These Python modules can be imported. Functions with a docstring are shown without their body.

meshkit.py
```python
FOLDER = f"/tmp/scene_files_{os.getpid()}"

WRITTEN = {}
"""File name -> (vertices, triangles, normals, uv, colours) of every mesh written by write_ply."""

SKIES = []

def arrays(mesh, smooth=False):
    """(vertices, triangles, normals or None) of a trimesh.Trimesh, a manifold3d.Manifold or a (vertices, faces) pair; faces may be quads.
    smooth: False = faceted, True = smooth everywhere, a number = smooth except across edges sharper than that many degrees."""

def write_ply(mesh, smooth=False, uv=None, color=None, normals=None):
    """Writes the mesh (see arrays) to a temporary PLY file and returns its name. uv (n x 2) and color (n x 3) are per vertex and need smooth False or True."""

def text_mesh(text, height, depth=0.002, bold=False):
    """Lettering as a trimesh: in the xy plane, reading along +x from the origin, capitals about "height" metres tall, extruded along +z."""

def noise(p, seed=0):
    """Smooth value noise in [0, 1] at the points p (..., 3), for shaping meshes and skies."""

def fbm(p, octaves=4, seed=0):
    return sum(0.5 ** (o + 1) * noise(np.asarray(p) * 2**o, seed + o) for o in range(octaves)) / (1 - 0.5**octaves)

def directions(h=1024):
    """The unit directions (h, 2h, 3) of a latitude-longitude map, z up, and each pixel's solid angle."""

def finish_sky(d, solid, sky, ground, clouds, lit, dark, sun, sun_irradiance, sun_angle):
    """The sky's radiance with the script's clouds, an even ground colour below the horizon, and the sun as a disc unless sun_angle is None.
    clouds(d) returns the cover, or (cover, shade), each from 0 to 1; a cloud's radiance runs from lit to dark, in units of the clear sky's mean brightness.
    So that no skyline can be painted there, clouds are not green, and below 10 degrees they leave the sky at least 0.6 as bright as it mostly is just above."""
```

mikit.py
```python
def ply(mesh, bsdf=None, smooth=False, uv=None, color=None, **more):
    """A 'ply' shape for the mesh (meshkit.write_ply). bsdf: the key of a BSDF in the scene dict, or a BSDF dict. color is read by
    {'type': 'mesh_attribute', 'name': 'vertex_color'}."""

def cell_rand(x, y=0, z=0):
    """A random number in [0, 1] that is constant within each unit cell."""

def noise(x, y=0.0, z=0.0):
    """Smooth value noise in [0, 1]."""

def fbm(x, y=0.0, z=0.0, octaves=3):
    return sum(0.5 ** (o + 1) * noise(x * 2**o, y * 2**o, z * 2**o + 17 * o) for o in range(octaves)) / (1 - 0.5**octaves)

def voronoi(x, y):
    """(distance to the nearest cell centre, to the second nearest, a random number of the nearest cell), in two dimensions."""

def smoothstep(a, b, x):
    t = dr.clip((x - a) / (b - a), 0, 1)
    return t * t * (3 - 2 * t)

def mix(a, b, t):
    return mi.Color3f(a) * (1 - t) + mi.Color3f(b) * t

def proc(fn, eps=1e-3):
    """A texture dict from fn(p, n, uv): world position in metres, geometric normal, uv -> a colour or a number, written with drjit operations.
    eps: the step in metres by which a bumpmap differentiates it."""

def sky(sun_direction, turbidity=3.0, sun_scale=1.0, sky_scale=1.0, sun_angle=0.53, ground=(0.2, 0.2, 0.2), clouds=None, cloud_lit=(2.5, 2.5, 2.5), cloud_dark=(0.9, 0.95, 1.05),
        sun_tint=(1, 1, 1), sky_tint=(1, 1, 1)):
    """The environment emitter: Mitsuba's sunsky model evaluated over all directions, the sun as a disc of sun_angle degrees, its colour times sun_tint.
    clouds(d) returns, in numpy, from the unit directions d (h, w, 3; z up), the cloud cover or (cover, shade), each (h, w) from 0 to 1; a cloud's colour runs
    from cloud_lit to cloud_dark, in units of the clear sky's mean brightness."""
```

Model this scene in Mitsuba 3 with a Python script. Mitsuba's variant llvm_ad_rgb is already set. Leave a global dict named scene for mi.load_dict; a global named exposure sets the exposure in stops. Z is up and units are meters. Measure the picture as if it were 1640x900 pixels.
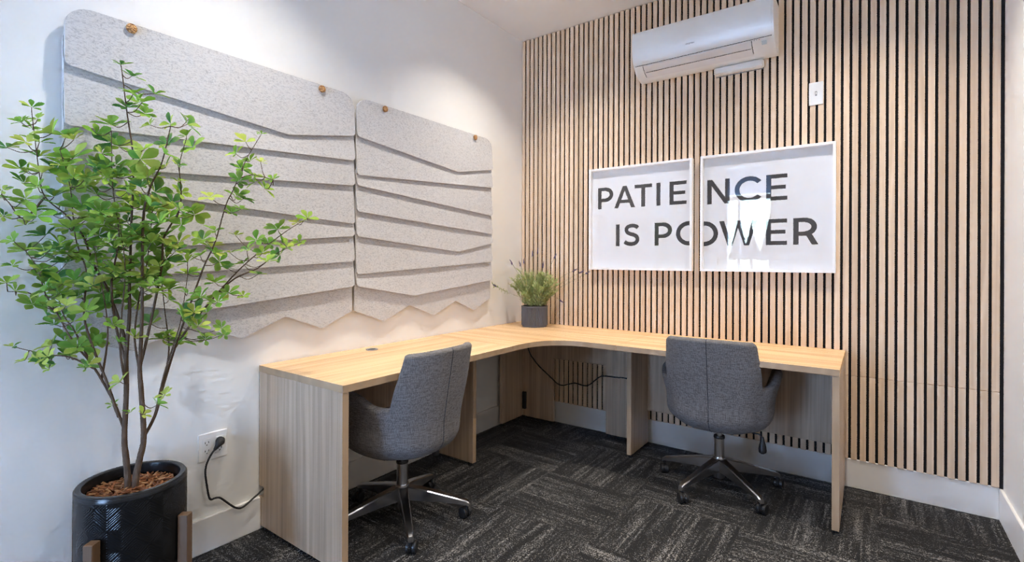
import math, random
import numpy as np, trimesh, manifold3d, shapely
import drjit as dr, mitsuba as mi
import mikit, meshkit
from mikit import noise, fbm, voronoi, cell_rand, smoothstep, mix
from shapely.geometry import Polygon, LineString, Point, box as sbox
from shapely import affinity
from shapely.ops import unary_union

T = mi.ScalarTransform4f
scene, labels = {}, {}
rng = random.Random(11)
nrng = np.random.default_rng(11)
PI = math.pi

# ---------------------------------------------------------------- camera, light levels, exposure
YAW, ROLL = 0.6246, 0.004
CAM = np.array([2.2171, -3.2017, 1.2])
_F = np.array([-math.sin(YAW), math.cos(YAW), 0.0])
_R = np.array([math.cos(YAW), math.sin(YAW), 0.0])
_U = np.array([0, 0, 1.0]) * math.cos(ROLL) - _R * math.sin(ROLL)
scene['camera'] = {'type': 'perspective', 'fov': 91.75, 'fov_axis': 'x', 'near_clip': 0.05, 'far_clip': 100.0,
                   'principal_point_offset_y': 0.0353,
                   'to_world': T().look_at(origin=CAM.tolist(), target=(CAM + _F).tolist(), up=_U.tolist())}
exposure = -0.22
LAMP = (2950.0, 2640.0, 2240.0)          # radiance of the recessed ceiling lamps
SKY = (18.0, 28.0, 46.0)              # radiance of the overcast sky outside the glass door
LAMP_SPOTS = [(0.66, -0.74), (0.66, -2.2), (2.08, -0.74), (2.08, -2.2), (2.08, -3.66)]
W, H, REAR = 2.722, 2.9225, -4.6      # room width, height, rear wall

# ---------------------------------------------------------------- helpers
def key_for(base):
    if base not in scene and base not in labels and base not in _used:
        _used.add(base); return base
    i = 1
    while f'{base}_{i:03d}' in _used:
        i += 1
    k = f'{base}_{i:03d}'; _used.add(k); return k
_used = set()

def thing(base, label, cat, group=None):
    k = key_for(base)
    labels[k] = {'label': label, 'category': cat}
    if group: labels[k]['group'] = group
    return k

def put(k, mesh, mat, smooth=False, label=None, **more):
    scene[k] = mikit.ply(mesh, mat, smooth=smooth, **more)
    if label: labels[k] = {'label': label}
    return k

def part(parent, name, mesh, mat, smooth=False, label=None, stuff=False, to=None):
    k = key_for(parent + '__' + name)
    put(k, mesh, mat, smooth)
    if to is not None: scene[k]['to_world'] = to
    if label: labels[k] = {'label': label}
    if stuff: labels.setdefault(k, {})['kind'] = 'stuff'
    return k

def part_dict(parent, name, d, to=None):
    k = key_for(parent + '__' + name)
    scene[k] = dict(d)
    if to is not None: scene[k]['to_world'] = to
    return k

def struct(name, mesh, mat, label, smooth=False):
    k = key_for(name)
    if mesh is not None: put(k, mesh, mat, smooth)
    labels[k] = {'label': label, 'kind': 'structure'}
    return k

def bx(x0, x1, y0, y1, z0, z1, b=0.0):
    x0, x1 = min(x0, x1), max(x0, x1); y0, y1 = min(y0, y1), max(y0, y1); z0, z1 = min(z0, z1), max(z0, z1)
    if b <= 0:
        m = trimesh.creation.box((x1 - x0, y1 - y0, z1 - z0)); m.apply_translation(((x0 + x1) / 2, (y0 + y1) / 2, (z0 + z1) / 2)); return m
    pts = []
    for sx, ax in ((1, x0), (-1, x1)):
        for sy, ay in ((1, y0), (-1, y1)):
            for sz, az in ((1, z0), (-1, z1)):
                pts += [(ax, ay + sy * b, az + sz * b), (ax + sx * b, ay, az + sz * b), (ax + sx * b, ay + sy * b, az)]
    return trimesh.convex.convex_hull(np.array(pts))

def cat(*ms):
    ms = [m for q in ms for m in (q if isinstance(q, (list, tuple)) else [q])]
    return trimesh.util.concatenate(ms)

def lathe(profile, n=48, center=(0, 0, 0)):
    m = trimesh.creation.revolve(np.array(profile, float), sections=n)
    m.apply_translation(center); return m

def cyl(r, z0, z1, c=(0, 0), n=32, r1=None):
    r1 = r if r1 is None else r1
    return lathe([(0, z0), (r, z0), (r1, z1), (0, z1)], n, (c[0], c[1], 0))

def spline(pts, m=6):
    P = np.array(pts, float)
    if len(P) < 3: return P
    Q = np.vstack([2 * P[0] - P[1], P, 2 * P[-1] - P[-2]])
    out = []
    for i in range(len(P) - 1):
        a, b, c, d = Q[i:i + 4]
        for t in np.linspace(0, 1, m, endpoint=False):
            out.append(.5 * (2 * b + (c - a) * t + (2 * a - 5 * b + 4 * c - d) * t * t + (3 * b - a - 3 * c + d) * t ** 3))
    out.append(P[-1]); return np.array(out)

def tube(pts, r, n=8):
    P = np.array(pts, float); N = len(P)
    R = np.full(N, r) if np.isscalar(r) else np.array(r, float)
    tan = np.gradient(P, axis=0); tan /= np.linalg.norm(tan, axis=1, keepdims=True) + 1e-12
    ref = np.array([0.31, 0.95, 0.1]); u = np.cross(tan[0], ref); u /= np.linalg.norm(u)
    V, F = [], []
    for i in range(N):
        u = u - tan[i] * (u @ tan[i]); u /= np.linalg.norm(u) + 1e-12
        v = np.cross(tan[i], u)
        for k in range(n):
            a = 2 * PI * k / n
            V.append(P[i] + R[i] * (math.cos(a) * u + math.sin(a) * v))
    for i in range(N - 1):
        for k in range(n):
            a, b = i * n + k, i * n + (k + 1) % n
            F += [(a, b, b + n), (a, b + n, a + n)]
    V += [P[0], P[-1]]
    for k in range(n):
        F += [(N * n, (k + 1) % n, k), (N * n + 1, (N - 1) * n + k, (N - 1) * n + (k + 1) % n)]
    return trimesh.Trimesh(np.array(V), np.array(F), process=False)

def prism(poly, t0, t1, axis):
    """poly in two coordinates, extruded along the axis: 'z' (x,y), 'y' (x,z), 'x' (y,z)."""
    polys = list(getattr(poly, 'geoms', [poly]))
    m = cat([trimesh.creation.extrude_polygon(g, t1 - t0, engine='earcut') for g in polys])
    v = m.vertices.copy(); q = np.zeros_like(v)
    if axis == 'z': q[:, 0], q[:, 1], q[:, 2] = v[:, 0], v[:, 1], v[:, 2] + t0
    elif axis == 'y': q[:, 0], q[:, 2], q[:, 1] = v[:, 0], v[:, 1], v[:, 2] + t0
    else: q[:, 1], q[:, 2], q[:, 0] = v[:, 0], v[:, 1], v[:, 2] + t0
    m = trimesh.Trimesh(q, m.faces, process=False)
    if m.volume < 0: m.invert()
    return m

def grid_mesh(P):
    """P (a, b, 3) -> open grid."""
    a, b = P.shape[:2]
    i, j = np.meshgrid(np.arange(a - 1), np.arange(b - 1), indexing='ij')
    q = (i * b + j).ravel()
    F = np.vstack([np.stack([q, q + b, q + b + 1], 1), np.stack([q, q + b + 1, q + 1], 1)])
    return trimesh.Trimesh(P.reshape(-1, 3), F, process=False)

# ---------------------------------------------------------------- materials
def rgb(c): return {'type': 'rgb', 'value': list(map(float, c)) if hasattr(c, '__len__') else [float(c)] * 3}
def mat(name, color, rough=.5, metallic=0., bump=None, bscale=1., beps=1e-3, **kw):
    d = {'type': 'principled', 'base_color': color if isinstance(color, dict) else rgb(color), 'roughness': rough, 'metallic': metallic, **kw}
    if bump is not None: d = {'type': 'bumpmap', 'arbitrary': mikit.proc(bump, beps), 'scale': bscale, 'bsdf': d}
    scene['mat_' + name] = {'type': 'twosided', 'bsdf': d}
    return 'mat_' + name

def peel(p, n, uv): return fbm(p.x * 75, p.y * 75, p.z * 75, 2)
M_WALL = mat('wall_paint', (.80, .80, .79), .55, bump=peel, bscale=.0016)
M_CEIL = mat('ceiling_paint', (.80, .785, .76), .7)
M_TRIM = mat('trim_paint', (.82, .82, .82), .35)
M_WHITE = mat('white_plastic', (.80, .81, .82), .3)
M_WHITE2 = mat('white_plastic_flap', (.76, .76, .78), .3)
M_GREYLINE = mat('dark_seam', (.16, .16, .17), .5)
M_FRAME = mat('white_frame', (.85, .85, .86), .35)
M_PAPER = mat('print_paper', (.78, .785, .81), .8)
M_INK = mat('dark_print_ink', (.035, .034, .036), .7)
M_BLACK = mat('black_plastic', (.012, .012, .013), .4)
M_RUBBER = mat('black_rubber', (.010, .010, .011), .55)
M_BLACKFELT = mat('black_felt', (.006, .006, .007), .95)
M_CHROME = mat('polished_aluminium', (.62, .63, .66), .18, 1.)
M_STEEL = mat('brushed_steel', (.5, .5, .51), .3, 1.)
M_GREY = mat('grey_plastic', (.25, .25, .26), .4)
M_CORK = mat('cork', mikit.proc(lambda p, n, uv: mix((.20, .09, .03), (.62, .36, .16), smoothstep(.35, .7, fbm(p.x * 260, p.y * 260, p.z * 260, 2)))), .8)

def grain(a, c, d):
    """wood figure from a = along, c, d = across (metres)"""
    w = fbm(c * 7, a * .9, d * 7, 2)
    s = noise(c * 60 + w * 6, a * 1.6, d * 60)
    f = noise(c * 190 + w * 4, a * 5, d * 190)
    b = noise(c * 16 + w * 5, a * .7, d * 16)
    return s * .34 + f * .22 + b * .44
def wood_top_x(p, n, uv): return mix((.55, .345, .175), (.73, .50, .285), smoothstep(.22, .75, grain(p.x, p.y, p.z)))
def wood_top_y(p, n, uv): return mix((.55, .345, .175), (.73, .50, .285), smoothstep(.22, .75, grain(p.y, p.x, p.z)))
def wood_panel(p, n, uv): return mix((.40, .285, .195), (.59, .445, .32), smoothstep(.2, .78, grain(p.z, p.x + p.y, p.y - p.x)))
M_TOPX = mat('oak_laminate_top', mikit.proc(wood_top_x), .38)
M_TOPY = mat('oak_laminate_top_lengthwise', mikit.proc(wood_top_y), .38)
M_PANEL = mat('oak_laminate_panel', mikit.proc(wood_panel), .42)
def wood_edge(p, n, uv): return mix((.36, .24, .145), (.50, .35, .215), noise(p.x * 40, p.y * 40, p.z * 5))
M_EDGE = mat('oak_edge_band', mikit.proc(wood_edge), .45)
def slat_wood(p, n, uv):
    k = cell_rand(dr.floor((p.x - .0331) / .03886), dr.select(p.z < .598, 1., 0.), 3)
    g = grain(p.z + k * 9, p.x + k * 3, p.y)
    return mix((.64, .475, .33), (.78, .605, .445), smoothstep(.2, .75, g)) * (.93 + .14 * k)
M_SLAT = mat('oak_slat', mikit.proc(slat_wood), .5)

def felt(p, n, uv):
    a = noise(p.y * 330, p.z * 620, p.x * 300)
    b = fbm(p.y * 130, p.z * 250, 3., 2)
    return mix((.37, .37, .38), (.56, .555, .56), smoothstep(.12, .62, a * .45 + b * .55))
M_FELT = mat('heathered_felt', mikit.proc(felt), .95)
M_FELTEDGE = mat('felt_edge', (.40, .37, .36), .95)

def carpet(a, b, t):
    st = noise(b * 34, a * 2.6, t * 7) * .4 + noise(b * 110, a * 6, t * 5) * .6
    fl = noise(a * 230, b * 330, t) * .5 + noise(a * 480, b * 520, t + 3) * .5
    m = smoothstep(.49, .84, st * .34 + fl * .68)
    return mix((.0055, .0055, .0060), (.25, .24, .232), m * m * .5 + m * .5)
TILE, TX, TY = .5, .747 - 1.0, -.776 - 5.0
def _tile(p): return dr.floor((p.x - TX) / TILE) + 17 * dr.floor((p.y - TY) / TILE)
M_CARPET = [mat('carpet_lengthwise', mikit.proc(lambda p, n, uv: carpet(p.y, p.x, _tile(p))), .98),
            mat('carpet_crosswise', mikit.proc(lambda p, n, uv: carpet(p.x, p.y, _tile(p))), .98)]

def linen(p, n, uv):
    s, q = p.x + p.y, p.x - p.y
    a = noise(s * 45, p.z * 420, q * 45)
    c = noise(s * 420, p.z * 38, q * 420)
    b = noise(s * 300, p.z * 300, q * 300)
    return mix((.096, .090, .089), (.180, .172, .172), smoothstep(.25, .75, a * .4 + c * .4 + b * .2))
M_LINEN = mat('grey_linen_weave', mikit.proc(linen), .9, sheen=.3)
M_SEAM = mat('dark_stitching', (.035, .036, .045), .9)

POTC = (.226, -2.596)
M_POT = mat('black_glazed_ceramic', (.006, .0063, .007), .2, specular=.28)
M_POTRIM = mat('black_glazed_rim', (.009, .0095, .0105), .22, specular=.35)
M_STANDWOOD = mat('brown_stained_wood', mikit.proc(lambda p, n, uv: mix((.055, .030, .015), (.15, .088, .048), grain(p.z, p.x + p.y, p.x - p.y))), .5)
M_BARK = [mat('bark_chip_rust', (.30, .115, .045), .85), mat('bark_chip_brown', (.16, .065, .03), .9), mat('bark_chip_tan', (.36, .19, .09), .85)]
M_TRUNK = mat('twig_bark', mikit.proc(lambda p, n, uv: mix((.035, .021, .012), (.145, .092, .058), fbm(p.x * 140, p.y * 140, p.z * 45, 3))), .85,
              bump=lambda p, n, uv: fbm(p.x * 160, p.y * 160, p.z * 60, 2), bscale=.004)
LEAF_TONES = np.array([(.095, .26, .04), (.16, .36, .05), (.29, .47, .07), (.46, .56, .12), (.05, .185, .055)])
scene['mat_leaf'] = {'type': 'principledthin', 'base_color': {'type': 'mesh_attribute', 'name': 'vertex_color'}, 'roughness': .42, 'diff_trans': .55, 'spec_trans': 0.}
scene['mat_clear_glass'] = {'type': 'thindielectric', 'int_ior': 1.5}
M_GLASS = 'mat_clear_glass'

# ---------------------------------------------------------------- the room
wl = struct('wall_left', bx(-.12, 0, REAR - .1, .15, -.05, H), M_WALL, 'white orange-peel textured wall behind the felt panels')
wb = struct('wall_back', bx(0, W, .021, .15, -.05, H), M_WALL, 'back wall clad in vertical oak slats on black felt')
wr = struct('wall_right', bx(W, W + .12, REAR - .1, .15, -.05, H), M_WALL, 'white wall at the right edge')
DX0, DX1, DZ, TZ = .47, 1.13, 2.13, 2.62       # glass door opening and the transom above it
rear = cat(bx(0, DX0, REAR - .1, REAR, -.05, H), bx(DX1, W, REAR - .1, REAR, -.05, H), bx(DX0, DX1, REAR - .1, REAR, TZ, H))
wk = struct('wall_rear', rear, M_WALL, 'white wall with the glass door behind the viewer')
ceil = sbox(-.12, REAR - .1, W + .12, .15)
for x, y in LAMP_SPOTS: ceil = ceil.difference(Point(x, y).buffer(.062, 24))
struct('ceiling', prism(ceil, H, H + .012, 'z'), M_CEIL, 'smooth off-white ceiling')
struct('ceiling_slab', bx(-.12, W + .12, REAR - .1, .15, H + .14, H + .2), M_CEIL, 'slab above the ceiling')

# floor: base and separate carpet tiles, quarter turned
fl = struct('floor', bx(-.1, W + .1, REAR - .1, .12, -.06, -.008), M_BLACKFELT, 'charcoal carpet tile floor laid quarter-turned')
for i in range(0, 9):
    for j in range(0, 14):
        x0, y0 = TX + TILE * i, TY + TILE * j
        xa, xb, ya, yb = max(x0, .0), min(x0 + TILE, W), max(y0, REAR), min(y0 + TILE, .021)
        if xb - xa < .02 or yb - ya < .02: continue
        g = .00015
        part(fl, 'carpet_tile', bx(xa + g, xb - g, ya + g, yb - g, -.008, 0), M_CARPET[(i + j) % 2])

# baseboards
def board(name, x0, x1, y0, y1, z, lab): struct(name, bx(x0, x1, y0, y1, 0, z, .003), M_TRIM, lab)
board('baseboard_left', .0, .014, REAR, .007, .143, 'tall white baseboard along the left wall')
board('baseboard_back', .014, W - .012, .007, .021, .1545, 'tall white baseboard below the slat wall')
board('baseboard_right', W - .012, W, REAR, .021, .150, 'tall white baseboard along the right wall')
board('baseboard_rear', .014, DX0 - .06, REAR, REAR + .014, .143, 'white baseboard beside the glass door')

# slat wall: black felt backing and single slats in two lengths
SZ0, SEAM, SZ1 = .1545, .5984, H - .004
part(wb, 'felt_backing', bx(.001, W, .012, .021, SZ0, SZ1), M_BLACKFELT, label='black acoustic felt behind the slats')
PITCH, G0, GW = .03886, .072 - .03886, .0118
slat_lo = slat_hi = None
for k in range(0, 70):
    c0, c1 = G0 + PITCH * (k - 1) + GW / 2, G0 + PITCH * k - GW / 2
    if k == 0: c0 = .003
    part(wb, 'slat', bx(c0, c1, 0, .012, SZ0, SEAM - .0009, .0008), M_SLAT)
    part(wb, 'slat', bx(c0, c1, 0, .012, SEAM + .0009, SZ1, .0008), M_SLAT)
part(wb, 'slat_end_strip', bx(W - .0125, W - .0005, .0015, .012, SZ0 - .004, SZ1), M_BLACKFELT, label='black felt edge strip by the right wall')

# recessed lamps
scene['mat_lamp_can'] = {'type': 'twosided', 'bsdf': {'type': 'diffuse', 'reflectance': rgb(.35)}}
for (x, y), lab in zip(LAMP_SPOTS, ('above the corner of the desks', 'above the left desk', 'above the chair at the slat wall', 'above the open carpet', 'by the right wall near the glass door')):
    t = thing('recessed_downlight', 'round white recessed downlight ' + lab, 'ceiling light', 'recessed ceiling downlights')
    part(t, 'trim_ring', lathe([(.058, H - .002), (.075, H - .003), (.077, H), (.062, H + .0)], 40, (x, y, 0)), M_TRIM, 40)
    part(t, 'housing', lathe([(.062, H + .001), (.062, H + .070), (.0, H + .072), (.0, H + .076), (.066, H + .076), (.066, H + .001), (.062, H + .001)], 40, (x, y, 0)), 'mat_lamp_can', 40)
    disk = lathe([(.0, 0), (.035, 0)], 32); disk.apply_translation((x, y, H + .065))
    if disk.face_normals[0][2] > 0: disk.invert()
    k = part(t, 'lens', disk, 'mat_lamp_can')
    scene[k]['emitter'] = {'type': 'area', 'radiance': {'type': 'rgb', 'value': list(LAMP)}}

# ---------------------------------------------------------------- glass door and what lies outside it (seen mirrored in the right print)
dr_ = struct('door_1', None, None, 'white framed glass door behind the viewer, mirrored in the right print')
_fr = cat(bx(DX0, DX0 + .045, REAR - .09, REAR - .02, 0, TZ), bx(DX1 - .045, DX1, REAR - .09, REAR - .02, 0, TZ), bx(DX0 + .045, DX1 - .045, REAR - .09, REAR - .02, DZ - .03, DZ + .03), bx(DX0 + .045, DX1 - .045, REAR - .09, REAR - .02, TZ - .04, TZ))
put(dr_, _fr, M_TRIM); scene[dr_] = scene.pop(dr_)
part(dr_, 'mullion', bx(.655, .69, REAR - .08, REAR - .03, .0, DZ - .03), M_TRIM)
part(dr_, 'sill', bx(DX0 + .045, DX1 - .045, REAR - .09, REAR - .02, 0, .03), M_TRIM)
part(dr_, 'handle', bx(.70, .72, REAR - .03, REAR + .01, .95, 1.15, .004), M_STEEL)
part(dr_, 'pane', bx(DX0 + .045, .655, REAR - .0551, REAR - .055, .03, DZ - .03), M_GLASS)
part(dr_, 'pane', bx(.69, DX1 - .045, REAR - .0551, REAR - .055, .03, DZ - .03), M_GLASS)
part(dr_, 'pane', bx(DX0 + .045, DX1 - .045, REAR - .0551, REAR - .055, DZ + .03, TZ - .04), M_GLASS)
for k in [k for k in scene if k.startswith('door_1__pane')]:
    pass
scene['mat_snow'] = {'type': 'twosided', 'bsdf': {'type': 'diffuse', 'reflectance': rgb((.72, .75, .78))}}
scene['mat_canopy'] = {'type': 'twosided', 'bsdf': {'type': 'diffuse', 'reflectance': rgb((.05, .09, .13))}}
gv = []
gx, gy = np.linspace(-2.6, 4.0, 40), np.linspace(-8.3, REAR - .1, 30)
GXX, GYY = np.meshgrid(gx, gy, indexing='ij')
GZ = -.06 + .05 * meshkit.fbm(np.stack([GXX * 1.2, GYY * 1.2, GXX * 0], -1), 3, seed=3)
struct('ground', grid_mesh(np.stack([GXX, GYY, GZ], -1)), 'mat_snow', 'snowy ground outside the glass door', smooth=True)
struct('canopy', bx(-.6, 2.6, -8.2, REAR - .1, 2.62, 2.68), 'mat_canopy', 'dark canopy over the glass door outside')
ang = np.linspace(0, PI / 2, 14)
rows = [(-8.3, -.06)] + [(-8.3 + 1.2 * (1 - math.cos(a)), 2.8 + 1.2 * math.sin(a)) for a in ang]
xs = np.linspace(-2.6, 4.0, 8)
skym = grid_mesh(np.array([[(x, y, z) for x in xs] for y, z in rows]))
if skym.face_normals[0][1] < 0: skym.invert()
sk = thing('overcast_sky', 'bright overcast sky beyond the glass door, mirrored in the right print', 'sky')
put(sk, skym, None); labels[sk]['kind'] = 'structure'
scene[sk]['emitter'] = {'type': 'area', 'radiance': {'type': 'rgb', 'value': list(SKY)}}
scene[sk]['bsdf'] = {'type': 'diffuse', 'reflectance': rgb(.0)}
scene['mat_conifer'] = {'type': 'twosided', 'bsdf': {'type': 'diffuse', 'reflectance': rgb((.02, .07, .06))}}
for i, (x, y, h) in enumerate([(.02, -7.9, 2.1), (.33, -7.5, 1.9), (.62, -7.8, 2.15), (.86, -7.4, 1.85)]):
    t = thing('young_conifer', 'bare-stemmed dark conifer outside the glass door', 'tree', 'conifers outside the glass door')
    part(t, 'trunk', cyl(.03, -.05, 1.35, (x, y), 8), M_TRUNK)
    crown = []
    for q in range(9):
        z0 = 1.28 + (h - 1.36) * q / 9; r = .20 * (1 - q / 9.6) * h / 1.7
        n = 14; pr = []
        for a in range(n * 2):
            rr = r * (1.0 if a % 2 else .55) * rng.uniform(.8, 1.1)
            pr.append((x + rr * math.cos(PI * a / n), y + rr * math.sin(PI * a / n), z0 - .05 * rng.random()))
        V = pr + [(x, y, z0 + .2 * h / 1.7), (x, y, z0 + .02)]
        m = len(pr); F = []
        for a in range(m): F += [(a, (a + 1) % m, m), ((a + 1) % m, a, m + 1)]
        crown.append(trimesh.Trimesh(np.array(V), np.array(F), process=False))
    part(t, 'foliage', cat(crown), 'mat_conifer')

# ---------------------------------------------------------------- felt wall panels
def sheet(ys, zl, zu, xl, xu, th):
    ys, zl, zu = map(np.asarray, (ys, zl, zu)); n = len(ys); m = 5
    t = np.linspace(0, 1, m)[None, :]
    Z = zl[:, None] * (1 - t) + zu[:, None] * t
    X = (xl * (1 - t) + xu * t) + 0 * Z
    Y = ys[:, None] + 0 * Z
    fr, bk = np.stack([X, Y, Z], -1), np.stack([X - th, Y, Z], -1)
    V = np.vstack([fr.reshape(-1, 3), bk.reshape(-1, 3)]); o = n * m; F = []
    for i in range(n - 1):
        for j in range(m - 1):
            a = i * m + j
            F += [(a, a + m, a + m + 1), (a, a + m + 1, a + 1), (o + a, o + a + m + 1, o + a + m), (o + a, o + a + 1, o + a + m + 1)]
    def wall(idx):
        for a, b in zip(idx[:-1], idx[1:]): F.extend([(a, o + a, b), (b, o + a, o + b)])
    wall([i * m for i in range(n)]); wall([m - 1 + i * m for i in range(n)][::-1])
    wall([j for j in range(m)][::-1]); wall([(n - 1) * m + j for j in range(m)])
    mesh = trimesh.Trimesh(V, np.array(F), process=False)
    if mesh.volume < 0: mesh.invert()
    return mesh
EDGES = [[(0, 1.848), (.78, 1.776), (1.143, 1.845)], [(0, 1.646), (1.143, 1.717)], None, [(0, 1.4565), (1.143, 1.389)], None,
         [(0, 1.128), (1.143, 1.196)], [(0, 1.067), (.402, .996), (1.143, 1.067)]]
VAR = [{2: [(0, 1.512), (1.143, 1.588)], 4: [(0, 1.327), (.36, 1.255), (1.143, 1.327)]}, {2: [(0, 1.593), (1.143, 1.518)], 4: [(0, 1.327), (.785, 1.259), (1.143, 1.327)]}]
ZIG = [(0, .938), (.195, .865), (.387, .941), (.585, .864), (.78, .941), (.97, .866), (1.143, .940)]
for v, (Y0, lab) in enumerate([(-2.735, 'left heathered grey felt panel of shingled strips, partly behind the potted tree'), (-1.579, 'right heathered grey felt panel of shingled strips above the desk corner')]):
    t = thing('felt_wall_panel', lab, 'wall panel', 'grey felt panels on the left wall')
    edges = [VAR[v].get(i, e) for i, e in enumerate(EDGES)]
    wd = 1.143
    def col(extra, r=.035, nn=70):
        s = set(np.round(np.linspace(0, wd, nn), 5)) | {round(e, 5) for e in extra}
        for k in range(9): s |= {round(r * (1 - math.cos(PI / 2 * k / 8)), 5), round(wd - r * (1 - math.cos(PI / 2 * k / 8)), 5)}
        return np.array(sorted(s))
    def corner(s, r):
        d = np.minimum(s, wd - s); return np.where(d < r, r - np.sqrt(np.maximum(r * r - (r - np.minimum(d, r)) ** 2, 0)), 0)
    top = None
    for i, e in enumerate(edges):
        s = col([q[0] for q in e])
        zl = np.interp(s, [q[0] for q in e], [q[1] for q in e]) + corner(s, .018)
        if i == 0: zu = 2.055 - corner(s, .075); xu = .046
        else: zu = np.interp(s, [q[0] for q in edges[i - 1]], [q[1] for q in edges[i - 1]]) + .03; xu = .036
        part(t, 'felt_strip', sheet(Y0 + s, zl, zu, .054, xu, .009), M_FELT)
    s = col([q[0] for q in ZIG])
    zl = np.interp(s, [q[0] for q in ZIG], [q[1] for q in ZIG])
    part(t, 'felt_backing', sheet(Y0 + s, zl, 0 * s + 1.95, .0335, .026, .009), M_FELT, label='felt backing sheet with a zigzag lower edge')
    for q in (.182, .95):
        part(t, 'cork_button', lathe([(0, .046), (.013, .046), (.0165, .050), (.0165, .058), (.013, .0605), (0, .0605)], 20).apply_transform(np.array([[0, 0, 1, 0], [1, 0, 0, Y0 + q], [0, 1, 0, 2.034], [0, 0, 0, 1.]])), M_CORK, 40, label='round cork button')
        part(t, 'standoff', bx(0, .038, Y0 + q - .012, Y0 + q + .012, 2.02, 2.045), M_CORK)
        part(t, 'standoff', bx(0, .025, Y0 + q - .012, Y0 + q + .012, 1.02, 1.045), M_CORK)

# ---------------------------------------------------------------- desks
DT, TOPT = .731, .030
def glide(t, x, y): part(t, 'glide', cyl(.011, 0, .021, (x, y), 12), M_BLACK)
d1 = thing('desk', 'light oak laminate desk along the left wall, its end panel nearest the viewer', 'desk')
part(d1, 'tabletop', bx(.003, .616, -2.06, -.972, DT - TOPT, DT, .0012), M_TOPY)
part(d1, 'edge_band', bx(.004, .6165, -2.0612, -2.0595, DT - TOPT + .001, DT - .001), M_EDGE)
part(d1, 'edge_band', bx(.6155, .6172, -2.059, -.973, DT - TOPT + .001, DT - .001), M_EDGE)
part(d1, 'end_panel', prism(sbox(.006, .02, .610, DT - TOPT).difference(sbox(0, .148, .046, .196)), -2.0595, -2.031, 'y'), M_PANEL)
part(d1, 'edge_band', bx(.6095, .6115, -2.0585, -2.032, .021, DT - TOPT - .001), M_EDGE)
part(d1, 'support_panel', bx(.02, .343, -.985, -.957, .02, DT - TOPT, .001), M_PANEL)
part(d1, 'edge_band', bx(.3425, .3445, -.984, -.958, .021, DT - TOPT - .001), M_EDGE)
part(d1, 'modesty_panel', bx(.05, .068, -2.031, -.985, .34, DT - TOPT), M_PANEL)
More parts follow.
